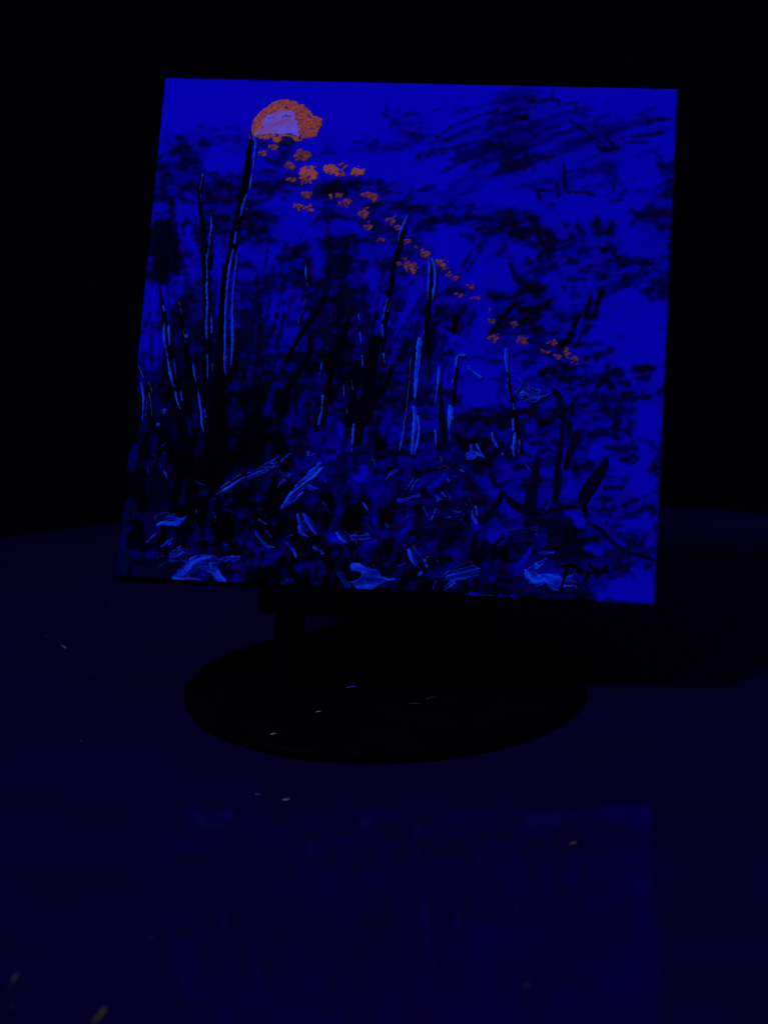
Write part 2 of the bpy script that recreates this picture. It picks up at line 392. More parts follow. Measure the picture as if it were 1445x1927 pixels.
for k_ in range(46):                                    # thin slanted stalks crossing in the middle
    bx = rr_.uniform(430, 830); by = rr_.uniform(560, 760); L_ = rr_.uniform(60, 170); sl = rr_.uniform(0.12, 0.62); w_ = rr_.uniform(2.4, 5.2)
    pts_ = [(bx + sl * L_ * t_ + rr_.normal(0, 1.5), by - L_ * t_, w_ * (1.05 - 0.75 * t_)) for t_ in (0, 0.35, 0.7, 1.0)]
    wash(pts_, rr_.uniform(0.72, 0.93), 1.1, rr_.uniform(0.1, 0.4))
# right-hand sky and water
WP("1089,507,4 1119,513,6 1147,520,5; 1165,490,14 1195,490,18 1220,492,16; 1140,492,6 1165,492,8; 1205,510,8 1218,512,8; 1057,523,7; 1055,540,9 1063,545,9; 1080,543,9; 1070,525,8 1100,528,8; 1125,526,9 1138,525,8; 1175,525,12 1180,540,12; 1198,520,8; 1220,555,10 1228,548,12; 1250,540,12 1248,560,8; 1195,540,8", 0.82, 2.5, 0.35)
WP("1112,556,5 1106,578,10 1100,600,6; 1132,550,10 1126,570,11 1114,600,8 1102,630,7; 1089,593,6 1080,612,10 1073,630,14 1069,645,11; 1060,650,8 1050,660,8; 1100,605,4 1090,640,5 1078,655,5", 0.94, 1.8, 0.15)
WP("972,567,8 945,600,11 922,630,10; 985,585,20 1010,580,22 1030,570,12; 975,610,16 1010,600,14; 925,560,14 945,555,10; 995,545,12 1030,540,12; 1015,485,12 1020,480,10; 980,545,10 1010,548,12 1025,545,12; 1000,620,10 1030,625,8; 1028,630,8 1045,628,7; 960,500,8 965,520,9 975,530,8; 995,495,10", 0.88, 3, 0.35)
WP("1020,700,14 1050,692,14 1085,695,12 1105,690,10; 1105,678,12 1130,668,14 1150,658,12; 1055,718,16 1080,712,12 1095,708,8; 1050,730,5 1075,733,6; 1120,728,12 1140,712,18 1175,700,16 1210,695,10 1228,700,7; 1195,712,8 1220,712,8; 1148,728,12 1150,732,10; 1180,725,10 1195,730,10", 0.93, 2.5, 0.3)
WP("1080,750,9 1110,746,12 1150,750,12 1200,750,10 1220,748,8; 1125,774,8 1150,776,10 1190,772,8; 1100,740,8; 1170,742,8 1195,742,6; 1160,790,18 1155,800,16; 1185,798,10 1200,795,8; 1215,770,5 1240,770,6; 1240,740,10 1250,730,10", 0.86, 2.5, 0.35)
WP("985,690,14 990,680,18; 970,670,10; 1000,670,10; 1245,690,10; 950,720,14 930,710,16; 926,745,16 945,735,14", 0.6, 3, 0.4)
WP("1190,640,40 1200,610,60; 1170,680,18 1200,740,10; 1090,700,10 1130,692,14; 1220,780,40 1215,810,36; 1120,630,24 1130,610,26; 1070,585,8 1040,530,18 1020,525,16; 1060,560,18; 1090,570,12", 0.02, 6, 0.1, True)
WP("870,690,16 900,690,26 930,700,20; 880,740,36 915,745,40 900,770,28; 880,655,26 860,640,22; 920,575,20 900,640,22; 900,560,16", 0.03, 5, 0.2, True)
WP("895,775,12 920,770,12; 875,785,14 910,790,18 940,785,14; 885,770,8; 950,780,10 990,775,10; 940,795,20 980,800,22 1020,790,14", 0.9, 3, 0.35)
# lower right
WP("1105,820,5 1130,818,6 1160,818,6; 1155,808,14 1160,825,10; 1180,815,12; 1140,843,9 1170,842,10 1200,842,8; 1170,868,10 1195,860,14; 1235,878,12 1225,880,8; 1190,872,8; 1080,880,16 1085,895,12; 1235,895,12", 0.88, 2.5, 0.3)
WP("1140,918,9 1170,918,9; 1125,940,9 1150,940,8; 1170,952,11 1190,945,12 1195,940,10; 1135,960,12 1150,958,10; 1205,962,7 1222,955,13 1230,950,5; 1212,945,4 1215,955,8; 1160,975,7; 1175,1015,9; 1210,1012,12 1200,1030,12; 1180,1030,10; 1140,985,8", 0.85, 2.2, 0.3)
WP("1165,1065,9 1190,1063,10; 1150,1088,12 1185,1086,10; 1175,1078,14 1188,1078,12; 1215,1070,8 1222,1062,8", 0.82, 2.5, 0.25)
WP("1100,1075,40 1140,1060,40 1120,1050,30; 1080,1060,34 1050,1050,30; 960,1100,50 1000,1110,40 1060,1120,36 1095,1115,24", 0.72, 4, 0.2)
WP("1195,1070,14 1200,1085,12; 1160,1110,44 1200,1110,40; 1130,1125,24; 1200,900,44 1205,920,30; 1190,990,34 1210,985,30; 1210,840,26; 1115,860,20 1120,845,16; 1065,920,16 1075,905,12; 1082,975,22 1095,985,18; 1105,1030,10 1120,1035,20; 1220,1095,24", 0.02, 4, 0.05, True)
WP("925,1010,28 945,1000,22; 920,925,14 950,950,18 965,970,14; 905,960,10; 915,915,12; 950,880,12; 915,900,10 920,920,10; 985,830,14 1005,860,16; 1000,800,18 990,815,12; 1045,825,8", 0.12, 4, 0.25, True)
WP("1075,1082,24 1110,1085,26 1145,1075,24; 1100,1062,18 1140,1060,18", 0.46, 4, 0.15, True)
# the dark bed at the bottom, with openings of blue
WP("684,878,10 682,888,20 680,896,26", 0.04, 1.6, 0.0, True)
WP("633,795,10 640,815,14 640,828,12; 602,866,8 625,860,10 642,845,8; 685,805,12 682,830,7; 715,800,8; 585,820,12; 705,925,18 715,922,12; 745,915,10; 812,915,10 840,900,10; 865,925,18 868,905,12; 640,1010,22 625,1015,20; 705,985,12; 700,1020,12 690,1028,10; 757,1000,14; 805,1025,12", 0.35, 3, 0.3, True)
WP("905,905,18 915,910,20; 872,880,10; 785,870,18 760,868,14; 720,880,10; 940,815,10; 925,1090,10", 0.25, 4, 0.3, True)
WP("455,785,16 457,800,14; 456,818,7; 355,790,7 357,815,8 353,830,5; 253,840,8 251,860,9; 285,866,5; 400,912,9 412,922,8; 380,930,7; 435,940,10 425,950,8; 475,980,7; 450,1012,9; 520,700,10; 470,690,10 470,725,8; 428,740,8; 545,775,10 560,795,14; 535,790,10", 0.5, 2.5, 0.3, True)
WP("330,835,16 325,790,20 345,800,14; 300,960,50 280,880,24; 290,1080,60 330,1085,40; 440,880,30", 0.84, 8, 0.4, True)
WP("232,1020,12 228,1060,16 226,1080,16; 240,960,10 236,1000,10", 0.72, 4, 0.3, True)
WP("395,800,40 410,860,70 400,900,50; 480,800,60 470,840,60; 470,940,30 480,920,20; 500,1080,30; 655,990,30 680,960,30; 540,985,30", 0.975, 8, 0.1)

def soften(A, k):
    w = np.exp(-0.5 * (np.arange(-4, 5) / k) ** 2); w /= w.sum()
    for ax in (0, 1):
        P_ = np.pad(A, [(4, 4) if a_ == ax else (0, 0) for a_ in (0, 1)], mode='edge')
        A = sum(w[i_] * (P_[i_:i_ + A.shape[0], :] if ax == 0 else P_[:, i_:i_ + A.shape[1]]) for i_ in range(9))
    return A
D = soften(D, 1.1)
D = np.clip(D + 0.02 * samp(low, CU, CV) * (D > 0.03), 0, 0.99)
# edges of the canvas: blue ground a little darker along the rim
edge = np.minimum(np.minimum(CU, 1000 - CU), np.minimum(CV, HU - CV))
D = np.clip(np.maximum(D, 0.35 * sstep(5, 0, edge + 1.5 * samp(mid, CU * 0.7, CV * 0.7))), 0, 0.99)

blue = np.array([0.0016, 0.0002, 0.45])
lin = (1 - D) ** 1.75                                  # thin dark glaze over the blue ground
colr = np.empty((NV, NV, 4), np.float32); colr[..., 3] = 1
for k in range(3): colr[..., k] = blue[k] * lin + (0.0004, 0.0003, 0.0016)[k]
# geometry of the canvas: pulled over rounded stretcher edges
Rr = 7.0; TH = 52.0
dz = np.where(edge < Rr, -Rr + np.sqrt(np.maximum(Rr ** 2 - (Rr - edge) ** 2, 0)), 0.0)
Z = dz * U + 0.00006 * samp(low, CU, CV)
V = np.stack([(CU - XO) * U, CV * U, Z], -1).reshape(-1, 3)
idx = np.arange(NV * NV).reshape(NV, NV)
F = np.stack([idx[:-1, :-1], idx[:-1, 1:], idx[1:, 1:], idx[1:, :-1]], -1).reshape(-1, 4)
ring = np.concatenate([idx[0, :], idx[1:, -1], idx[-1, -2::-1], idx[-2:0:-1, 0]])
V2 = V[ring].copy(); V2[:, 2] = -TH * U
r2 = np.arange(len(ring)) + len(V); 
side = np.stack([ring, r2, np.roll(r2, -1), np.roll(ring, -1)], -1)
V = np.vstack([V, V2]); F = np.vstack([F, side])
call = np.vstack([colr.reshape(-1, 4), colr.reshape(-1, 4)[ring]])

cm, nt, b = new_mat('stained_canvas')
at = N(nt, 'ShaderNodeAttribute', attribute_name='pigment')
tc = N(nt, 'ShaderNodeTexCoord')
ng = N(nt, 'ShaderNodeTexNoise'); ng.inputs['Scale'].default_value = 900; ng.inputs['Detail'].default_value = 2
nt.links.new(tc.outputs['Object'], ng.inputs['Vector'])
mr = N(nt, 'ShaderNodeMapRange'); mr.inputs['To Min'].default_value = 0.86; mr.inputs['To Max'].default_value = 1.12
nt.links.new(ng.outputs['Fac'], mr.inputs['Value'])
mul = N(nt, 'ShaderNodeVectorMath', operation='SCALE'); nt.links.new(at.outputs['Color'], mul.inputs[0]); nt.links.new(mr.outputs[0], mul.inputs['Scale'])
nt.links.new(mul.outputs[0], b.inputs['Base Color'])
wv = N(nt, 'ShaderNodeTexNoise'); wv.inputs['Scale'].default_value = 500; wv.inputs['Detail'].default_value = 3
nt.links.new(tc.outputs['Object'], wv.inputs['Vector'])
bp = N(nt, 'ShaderNodeBump'); bp.inputs['Strength'].default_value = 0.12; bp.inputs['Distance'].default_value = 0.0004
nt.links.new(wv.outputs['Fac'], bp.inputs['Height']); nt.links.new(bp.outputs[0], b.inputs['Normal'])
b.inputs['Roughness'].default_value = 0.8; b.inputs['Specular IOR Level'].default_value = 0.0
cv = mesh_np('canvas', V, F, cm, pt)
ca = cv.data.color_attributes.new('pigment', 'FLOAT_COLOR', 'POINT'); ca.data.foreach_set('color', call.astype(np.float32).ravel())
# wooden back closing the canvas
bk = mesh_py('backing_board', [(-0.148, 0.002, -0.0157), (0.148, 0.002, -0.0157), (0.148, H - 0.002, -0.0157), (-0.148, H - 0.002, -0.0157),
                               (-0.148, 0.002, -0.0127), (0.148, 0.002, -0.0127), (0.148, H - 0.002, -0.0127), (-0.148, H - 0.002, -0.0127)],
             [(3, 2, 1, 0), (4, 5, 6, 7), (0, 1, 5, 4), (1, 2, 6, 5), (2, 3, 7, 6), (3, 0, 4, 7)], easel_m, pt)

# ------------------------------------------------------------------ paint bodies (each brush mark a part)
reed_m = noise_mat('black_reed_paint', (0.0004, 0.0003, 0.0022), (0.0008, 0.0005, 0.006), 250, (0.6, 0.8), 0.0, 0.15)
dark_m = noise_mat('ink_blue_paint', (0.0006, 0.0003, 0.006), (0.001, 0.0005, 0.022), 250, (0.6, 0.8), 0.0, 0.15)
def loaded_mat(name):
    m, nt, b = new_mat(name)
    at = N(nt, 'ShaderNodeAttribute', attribute_name='load')
    tc = N(nt, 'ShaderNodeTexCoord'); n = N(nt, 'ShaderNodeTexNoise'); n.inputs['Scale'].default_value = 400; n.inputs['Detail'].default_value = 3
    nt.links.new(tc.outputs['Object'], n.inputs['Vector'])
    mr = N(nt, 'ShaderNodeMapRange'); mr.inputs['To Min'].default_value = -0.12; mr.inputs['To Max'].default_value = 0.12
    nt.links.new(n.outputs['Fac'], mr.inputs['Value'])
    ad = N(nt, 'ShaderNodeMath', operation='ADD'); nt.links.new(at.outputs['Fac'], ad.inputs[0]); nt.links.new(mr.outputs[0], ad.inputs[1])
    cr = N(nt, 'ShaderNodeValToRGB'); e = cr.color_ramp.elements
    e[0].position = 0.0; e[0].color = (0.0006, 0.0006, 0.012, 1)
    e[1].position = 1.0; e[1].color = (0.002, 0.064, 0.68, 1)
    k = e.new(0.45); k.color = (0.0003, 0.008, 0.24, 1)
    k = e.new(0.75); k.color = (0.0006, 0.025, 0.50, 1)
    nt.links.new(ad.outputs[0], cr.inputs['Fac']); nt.links.new(cr.outputs['Color'], b.inputs['Base Color'])
    b.inputs['Roughness'].default_value = 0.5; b.inputs['Specular IOR Level'].default_value = 0.015
    return m
pale_m = soft_m = dim_m = loaded_mat('knife_blue_and_highlight')  # blue knife paint; on the ridges its bright tone stands for gloss highlights
glint_m = noise_mat('grey_violet_glint', (0.02, 0.02, 0.11), (0.04, 0.05, 0.28), 350, (0.4, 0.6), 0.15, 0.1)  # lamp glints on ridge edges, put into the colour
blue_m = noise_mat('ground_blue_paint', (0.001, 0.0005, 0.33), (0.0016, 0.0005, 0.45), 250, (0.6, 0.8), 0.0, 0.1)
orange_m = noise_mat('orange_paint', (0.17, 0.045, 0.060), (0.37, 0.094, 0.036), 800, (0.6, 0.8), 0.0, 0.4, 0.36, 0.60, bdist=0.0006)
rust_m = noise_mat('thin_orange_paint', (0.035, 0.012, 0.060), (0.205, 0.060, 0.036), 800, (0.6, 0.8), 0.0, 0.4, 0.38, 0.62, bdist=0.0006)
faded_m = noise_mat('faded_orange_paint', (0.015, 0.006, 0.070), (0.150, 0.044, 0.045), 800, (0.6, 0.8), 0.0, 0.4, 0.38, 0.62, bdist=0.0006)
core_m = noise_mat('pale_moon_paint', (0.20, 0.080, 0.28), (0.130, 0.115, 0.62), 140, (0.5, 0.7), 0.08, 0.3, 0.40, 0.62, detail=6)
veil_m = noise_mat('blue_veil_paint', (0.03, 0.03, 0.36), (0.008, 0.012, 0.30), 200, (0.5, 0.7), 0.08, 0.2)

seed_k = [0]
def patch(name, sdfun, box, mat, h, lay=0.0, step=0.8, rag=0.5, hair=0.0, dome=2.0, pit=0.0, pitl=1.15, L0=None, stream=0.28):
    """raise a height field where the signed distance is negative; edges dive below the canvas so the outline is sub-cell smooth"""
    x0, x1, y0, y1 = box
    x0, x1 = max(x0, 1.5), min(x1, 998.5); y0, y1 = max(y0, 1.5), min(y1, HU - 1.5)
    nx = int((x1 - x0) / step) + 2; ny = int((y1 - y0) / step) + 2
    if nx < 3 or ny < 3: return None
    X, Y = np.meshgrid(x0 + np.arange(nx) * step, y0 + np.arange(ny) * step)
    seed_k[0] += 1; o = seed_k[0] * 37.3
    sd, cr, al = sdfun(X, Y)
    sd = sd + rag * (0.55 * samp(mid, X * 2.2 + o, Y * 2.2) + 0.45 * samp(fine, X + o, Y))
    if hair: sd = sd + hair * np.maximum(samp(mid, al * 0.5 + o, cr * 3.5 + 400), -0.4)
    if pit: sd = np.maximum(sd, pit * (samp(fine, X * 0.9 + o, Y * 0.9) - pitl) * 1.2)
    t = np.clip(-sd / dome, -1, 1)
    z = np.where(t > 0, np.sqrt(np.clip(t * (2 - t), 0, 1)) * h * (1 + 0.22 * samp(mid, X * 1.3 + o, Y * 1.3) + 0.12 * samp(fine, X + o, Y)) + lay * np.clip(t * 4, 0, 1), t * 0.6)
    z = z * U
    keep = (sd < step * 1.3)
    ck = keep[:-1, :-1] | keep[1:, :-1] | keep[:-1, 1:] | keep[1:, 1:]
    ck &= ((sd[:-1, :-1] < 0) | (sd[1:, :-1] < 0) | (sd[:-1, 1:] < 0) | (sd[1:, 1:] < 0))
    if not ck.any(): return None
    id_ = np.arange(nx * ny).reshape(ny, nx)
    F = np.stack([id_[:-1, :-1][ck], id_[:-1, 1:][ck], id_[1:, 1:][ck], id_[1:, :-1][ck]], -1)
    used = np.unique(F); mp = np.zeros(nx * ny, np.int64); mp[used] = np.arange(len(used))
    P = np.stack([(X - XO) * U, Y * U, z + 0.00002], -1).reshape(-1, 3)[used]
    c = P.mean(0); c[2] = 0
    ld = None
    if L0 is not None:
        sg_ = 1 if (seed_k[0] * 7) % 3 else -1
        if np.ptp(al) > 0: st = samp(mid, al * 0.22 + o, cr * 3.0 + 200) + 0.5 * samp(mid, al * 0.6 + o, cr * 6.0 + 500)
        else: st = 0.8 * samp(mid, X * 0.5 + Y * 0.2 + o, Y * 1.6 - X * 0.3) + 0.6 * samp(fine, X * 0.5 + o, Y)
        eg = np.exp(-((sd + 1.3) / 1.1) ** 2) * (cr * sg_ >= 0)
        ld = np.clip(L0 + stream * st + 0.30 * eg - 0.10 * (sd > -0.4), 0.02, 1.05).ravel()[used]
    ob = mesh_np(name, P - c, mp[F], mat, pt, load=ld); ob.location = c
    return ob

def stroke(name, pts, mat, h=1.5, lay=0.0, step=0.8, rag=0.6, hair=0.0, dome=None, grow=0.0, L0=None, stream=0.28):
    S = spline(to_units(pts)); S[:, 2] += grow
    pad = S[:, 2].max() / 2 + 3
    box = (S[:, 0].min() - pad, S[:, 0].max() + pad, S[:, 1].min() - pad, S[:, 1].max() + pad)
    d = dome or max(0.8, min(S[:, 2].max() / 2 * 0.8, 3.0))
    return patch(name, lambda X, Y: stroke_sd(S, X, Y), box, mat, h, lay, step, rag, hair, d, L0=L0, stream=stream)

def SP(name, s, mat, **kw):
    for part in s.split(';'):
        pts = [tuple(float(t) for t in q.split(',')) for q in part.split()]
        if len(pts) == 1: x, y, w = pts[0]; pts = [(x, y - 0.5, w), (x, y + 0.5, w)]
        if pts: stroke(name, pts, mat, **kw)

def poly_sd(P, X, Y):
    best = np.full(X.shape, 1e9); ins = np.zeros(X.shape, bool)
    n = len(P)
    for i in range(n):
        ax, ay = P[i]; bx, by = P[(i + 1) % n]
        dx, dy = bx - ax, by - ay
        t = np.clip(((X - ax) * dx + (Y - ay) * dy) / (dx * dx + dy * dy + 1e-9), 0, 1)
        best = np.minimum(best, np.hypot(X - ax - t * dx, Y - ay - t * dy))
        c = (ay > Y) != (by > Y)
        ins ^= c & (X < (bx - ax) * (Y - ay) / ((by - ay) + 1e-12) + ax)
    return np.where(ins, -best, best), X * 0, Y * 0
def poly(name, pts, mat, **kw):
    P = PU(pts); pad = 4
    return patch(name, lambda X, Y: poly_sd(P, X, Y), (P[:, 0].min() - pad, P[:, 0].max() + pad, P[:, 1].min() - pad, P[:, 1].max() + pad), mat, **kw)

# --- dark reeds and leaves
SP('reed_stroke', "471,262,6 467,290,12 464,320,15 459,354,15 452,392,15 444,430,17 434,490,18 424,525,18 419,590,17 416,650,15 412,700,17 405,725,22", reed_m, h=1.2, rag=0.6)
SP('reed_stroke', "380,330,5 376,356,8 377,390,9 382,440,11 386,490,14 390,560,16 390,640,16 392,700,19 395,760,24", reed_m, h=1.2, rag=0.6)
SP('reed_stroke', "397,393,4 396,430,7 396,470,9 396,505,9", reed_m, h=1.0, rag=0.8)
SP('reed_stroke', "301,545,5 308,590,10 315,650,14 322,687,18 332,749,22 345,810,22 352,850,20", reed_m, h=1.1, rag=0.6)
SP('reed_stroke', "338,570,5 344,620,9 352,674,12 370,724,18 382,774,22 392,820,24", reed_m, h=1.1, rag=0.6)
SP('reed_stroke', "608,568,8 590,594,11 575,615,11 549,657,9 535,685,8; 584,636,10 581,670,12 563,700,14 540,735,14 520,770,16; 660,585,5 652,610,9 645,640,14 632,670,15 620,712,16 612,760,14 607,800,10", reed_m, h=1.0, rag=0.6, lay=0.3)
SP('reed_stroke', "712,634,12 704,655,22 697,690,26 693,720,23 690,750,18 680,790,16 672,830,18; 677,694,8 667,724,12 662,761,12 652,800,12; 712,735,16 692,766,18 680,800,14; 739,688,7 727,720,10 715,745,9", reed_m, h=1.0, rag=1.1, lay=0.2)
SP('reed_stroke', "805,590,10 803,620,13 804,660,12; 802,481,5 809,510,7 807,560,9 804,590,10; 858,597,11 856,612,11 854,625,10; 766,403,4 757,440,10 750,470,11 742,500,9 736,540,8 728,580,8 722,620,11 720,660,8 718,690,6", reed_m, h=0.9, rag=0.8, lay=0.1)
SP('reed_stroke', "826,705,6 829,749,9 832,800,10 834,830,8; 861,682,6 857,719,7 852,762,7; 952,665,8 955,712,6 961,744,6 967,774,8 973,805,9 976,840,7; 1089,594,5 1080,612,8 1074,630,9; 1112,560,5 1106,578,7 1101,596,4; 970,569,5 945,600,8 924,628,7", reed_m, h=0.9, rag=0.9)
SP('leaf_stroke', "1040,735,9 1052,752,14 1057,782,12 1057,812,11 1050,870,12 1047,920,15 1043,948,9; 1077,760,8 1072,786,12 1069,812,13; 1086,816,14 1080,832,16 1072,850,16 1064,880,14", dark_m, h=0.7, rag=1.0, lay=0.1)
SP('leaf_stroke', "1140,864,7 1134,880,18 1121,900,24 1108,920,24 1098,938,23 1095,950,14; 1010,858,5 1006,890,14 1000,925,21 997,950,24 995,968,14", dark_m, h=0.9, rag=0.8, lay=0.2)
SP('twig_stroke', "956,940,11 980,958,18 1010,966,18 1045,958,9 1080,955,6 1102,958,8; 1100,958,9 1099,972,7; 1107,983,5 1131,1001,11 1151,1021,9 1174,1039,7 1211,1049,6 1231,1056,5; 1076,991,8 1075,1001,9 1072,1012,8; 1030,1032,16 1074,1024,17 1100,1018,9 1126,1013,3; 1060,1045,16 1076,1042,12", dark_m, h=0.8, rag=0.8, lay=0.3)
SP('twig_stroke', "918,1041,6 950,1028,8 990,1022,6; 907,1042,5 925,1028,7 944,1014,5; 921,892,6 926,902,9 930,912,7; 935,940,7 938,945,7; 953,945,6; 945,930,14 925,960,10 910,985,9; 1040,990,30 1045,1010,32 1040,1030,20; 990,985,16 1020,985,20; 1060,1080,5 1068,1075,6", dark_m, h=0.6, rag=1.1)

# --- impasto ridges along the reeds, their gloss highlight painted into the blue
L1 = """479,260,7 482,270,7 479,290,4 477,318,2.5; 475,330,3.5 472,345,5.5 470,358,2; 464,367,3 457,389,5.5 453,408,2.5; 444,438,3.5 442,456,3.5 443,460,1.5
439,471,4 432,507,6 427,555,4.5 425.5,582,4.8 424.5,600,2.8 424.5,612,5 424,650,4.5 424,685,6 426,708,1.5
446,473,2 442,520,4.5 438,557,4 437,600,5.2 438,637,5.4 437,662,4 435.5,687,1.8
308.5,577,5 310.5,586,2.5; 310,610,2 309,632,4 313.5,660,2.2 315.5,669,3.5 316.5,680,1.8; 318,610,1.8 318.7,625,5 320,650,1.8
318,682,3.5 321,702,5.5 326,722,3 327.5,728,2; 327,677,2 330,692,3.2 332.5,712,1.6; 331,739,2 333.5,754,3.2 340,770,1.6
351,634,6; 362,682,2 364.5,690,3 367.5,707,5 370,720,2; 373,734,2 377,759,4.4 379.5,781,4.2 381,800,4 386,822,1.6
266,719,2 270,739,4.4 271,761,2.8 269.5,791,1.2; 311,773,7 310,778,5; 298.5,800,8
576,501,2 575,515,3.2 577.5,526,1.6; 767,401,2 763,414,5 757,429,5.5 751,444,3.4 749.5,456,1.3
805.5,486,6 806.5,505,5 805.5,537,3.4 804,565,1.6; 813,489,5 818,507,5 818,537,5 815.5,550,5.4 813,566,1.6
729.5,562,2 724.5,580,2.8 721,600,1.4; 718,613,4 718.5,625,4.4 721,637,1.6; 722,667,4 724,685,1.6; 681,670,3 682.5,690,2.2; 677,627,2.5 680,647,1.5
608,747,6 607,760,3 604,783,5.5 600,799,5.5; 606.5,682,2 602.5,706,1.5
789,640,9 789.5,650,11.5 786,655,7 787,664,9.5 785.5,687,9.5 782.5,712,7.5 782,729,7.5 780.5,749,4
779,768,7 781,786,8 780,805,8 778,820,7 776,845,6 774,862,2; 786,785,4 788,810,5 785,835,5 779,858,2; 760.5,795,2 758,817,4.4 752,848,3
825.5,692,4 825.5,709,7 823,731,3.4 819,759,2; 866,666,2.5 859,674,4 857.5,685,5.4 855,698,2; 864,670,4 873,670,5.5; 851.5,714,4 851,722,3
846,767,8 846,786,9.5 845,800,6.5 845,812,3.4 847,832,1.6; 851.5,770,3 851.5,791,3; 819,812,3.6 820,828,3.2 820.5,837,1.2
952,660,7.5 952,680,7.5 954,702,2; 964,762,3 966.5,772,3.4; 965,790,4 966,810,5; 968.5,817,5 966,840,6.4 965,852,4 968,862,1.6; 977,830,2.5 976,847,3.2 973.5,857,1.6
925,815,3.5 930,832,5.4 936,843,1.6; 945,855,4; 900,845,3 905,857,3.2 913,865,1.2; 961,842,4 966,846,5"""
for i, line in enumerate(L1.split('\n')): SP('impasto_highlight', line, pale_m, h=2.4, lay=1.6, step=0.6, rag=0.5, grow=0.4, L0=0.80, stream=0.12)
L2 = """382.5,328,3 377,352,2 379,379,1.4; 396.5,403,3 397.5,429,3.2 394.5,449,3 393,466,2 390,490,3; 396,455,2 389.5,485,3.4 390,515,2.6 389.5,545,4 391,570,4.4 389.5,595,3.6 389,622,4.4 390,639,1.6
391,669,3.8 392,689,3.2 391.5,704,2.8 393,720,1.5; 398,590,1.6 398.7,620,2.6 397.5,640,1.5; 341,737,2 344.5,755,1.8; 447,428,3; 467,384,1.4 462,402,1.4; 385,770,2 388,785,2.2; 359,667,3
880,691,6 892,703,5 903,711,7.5; 955,710,2 954,730,2.2 957,742,2; 665,800,3 664,825,4.5 662,850,2.5; 581,852,6 580,858,4; 674,592,2 676,603,1.6"""
for line in L2.split('\n'): SP('impasto_highlight', line, soft_m, h=2.2, lay=1.6, step=0.6, rag=0.9, grow=0.3, L0=0.72, stream=0.14)
L3 = """278.5,744,1.3 275,784,1.2; 281,739,1.5 285,761,1.6 287,784,1.3; 280,719,1.5 287,737,1.6; 261,688,1.4 271,711,1.4; 338,570,1.4 342,590,1.2; 564,594,1.6 561,610,1.4; 575,552,1.4 572,575,1.2; 773,674,1.3 769,724,1.5 764,774,1.4 759,809,1.4; 733,570,1.2 729,588,1.2; 798,625,1.4 792,640,1.2; 578,533,1.5 580,542,1.2; 345,620,1.4 350,645,1.4; 400,685,1.4 401,700,1.4; 828,860,1.6 832,872,1.4; 835,878,1.6 845,882,1.4; 866,885,3 872,889,2; 660,712,1.2 664,735,1.2; 646,724,1.2 648,748,1.2; 652,770,1.6 653,778,1.4; 469,253,1.6 470,262,2"""
SP('painted_glint', L3, glint_m, h=1.4, lay=1.3, step=0.5, rag=0.3)  # thin glints of the ridge edges, painted as raised strands

# --- loose daubs in the bed of leaves
D1 = """978,715,3 982,724,4 975,735,5 970,742,6 976,750,5 983,752,3; 994,757,3 1005,757,4 1015,751,3.4 1025,746,3 1034,741,1.6
526,858,2 504,872,4.5 484,885,3.4 467,893,1.5; 517,880,5 497,892,6.5 472,902,3; 457,902,8 444,910,6.5 424,922,4.4 404,932,1.2; 547.5,855,4 536,862,5 529,870,2
604,873,3 590,888,4.6 575,900,3.4 556,918,2; 606,882,5 592,897,7.4 578,907,5.5 562,920,3 545,935,2; 597,920,3 587,920,7 578,914,4; 570,928,4 556,940,4 532,957,6
570,967,2 580,980,10 588,995,7.5 595,1005,1.5; 564,996,4 572,1006,6.5 581,1012,1.6; 633.5,1003,3 642,1015,7.5 653,1022,2; 646,997,2 660,1010,4 667,1018,1.6
747,940,2 758,944,8.5 774,937,7.5 787,934,9.5; 786,905,7 779,912,4.4 774,923,1.2; 779,899,4 767,922,1.5; 745,887,7 737,892,8 727,902,2
898,838,6 902,848,3; 876,871,3 890,871,3
777,1027,2 785,1038,3.2 794,1051,3.4 798,1058,7 801,1068,5 803,1076,2; 769,1036,5 773,1049,8 782,1064,1.6; 788,1083,4 791,1079,8
988,1074,5 994,1086,10 1006,1096,12 1022,1093,9; 1025,1054,5 1008,1063,4 992,1073,5"""
def CP(ox, oy, s_): return [(ox + float(a_) / 4.014, oy + float(b_) / 4.014) for a_, b_ in (t_.split(',') for t_ in s_.split())]
SP('knife_smear', "602,878,12 580,902,18 556,926,13 532,955,8; 520,872,9 485,892,10 450,908,9 415,926,5; 540,895,14 530,905,12; 575,985,18 590,1000,10; 690,1010,16 665,1012,12; 990,745,24 1010,742,20; 890,1075,24 850,1085,22", soft_m, h=0.7, lay=0.4, step=0.8, rag=1.6, hair=1.5, L0=0.26, stream=0.22)
poly('knife_smear', CP(900, 800, "345,1120 370,1085 430,1045 500,1005 525,1020 480,1060 425,1105 450,1135 520,1130 600,1120 625,1158 650,1160 720,1105 705,1180 745,1232 700,1222 640,1232 600,1252 540,1228 500,1202 440,1228 390,1202 350,1150"), soft_m, h=1.2, lay=0.8, rag=1.2, dome=1.8, step=0.7, L0=0.55, stream=0.20)
poly('knife_smear', CP(210, 780, "455,1245 500,1170 570,1130 600,1085 700,1055 780,1060 830,1110 800,1190 880,1280 800,1275 745,1200 690,1170 640,1190 590,1225 740,1275 600,1262"), soft_m, h=1.0, lay=0.6, rag=1.6, dome=1.8, step=0.7, L0=0.30, stream=0.22)
poly('knife_smear', CP(210, 780, "430,1060 500,1005 570,1010 600,1060 570,1110 480,1120 440,1105"), soft_m, h=0.8, lay=0.4, rag=1.6, dome=1.8, step=0.7, L0=0.24, stream=0.18)
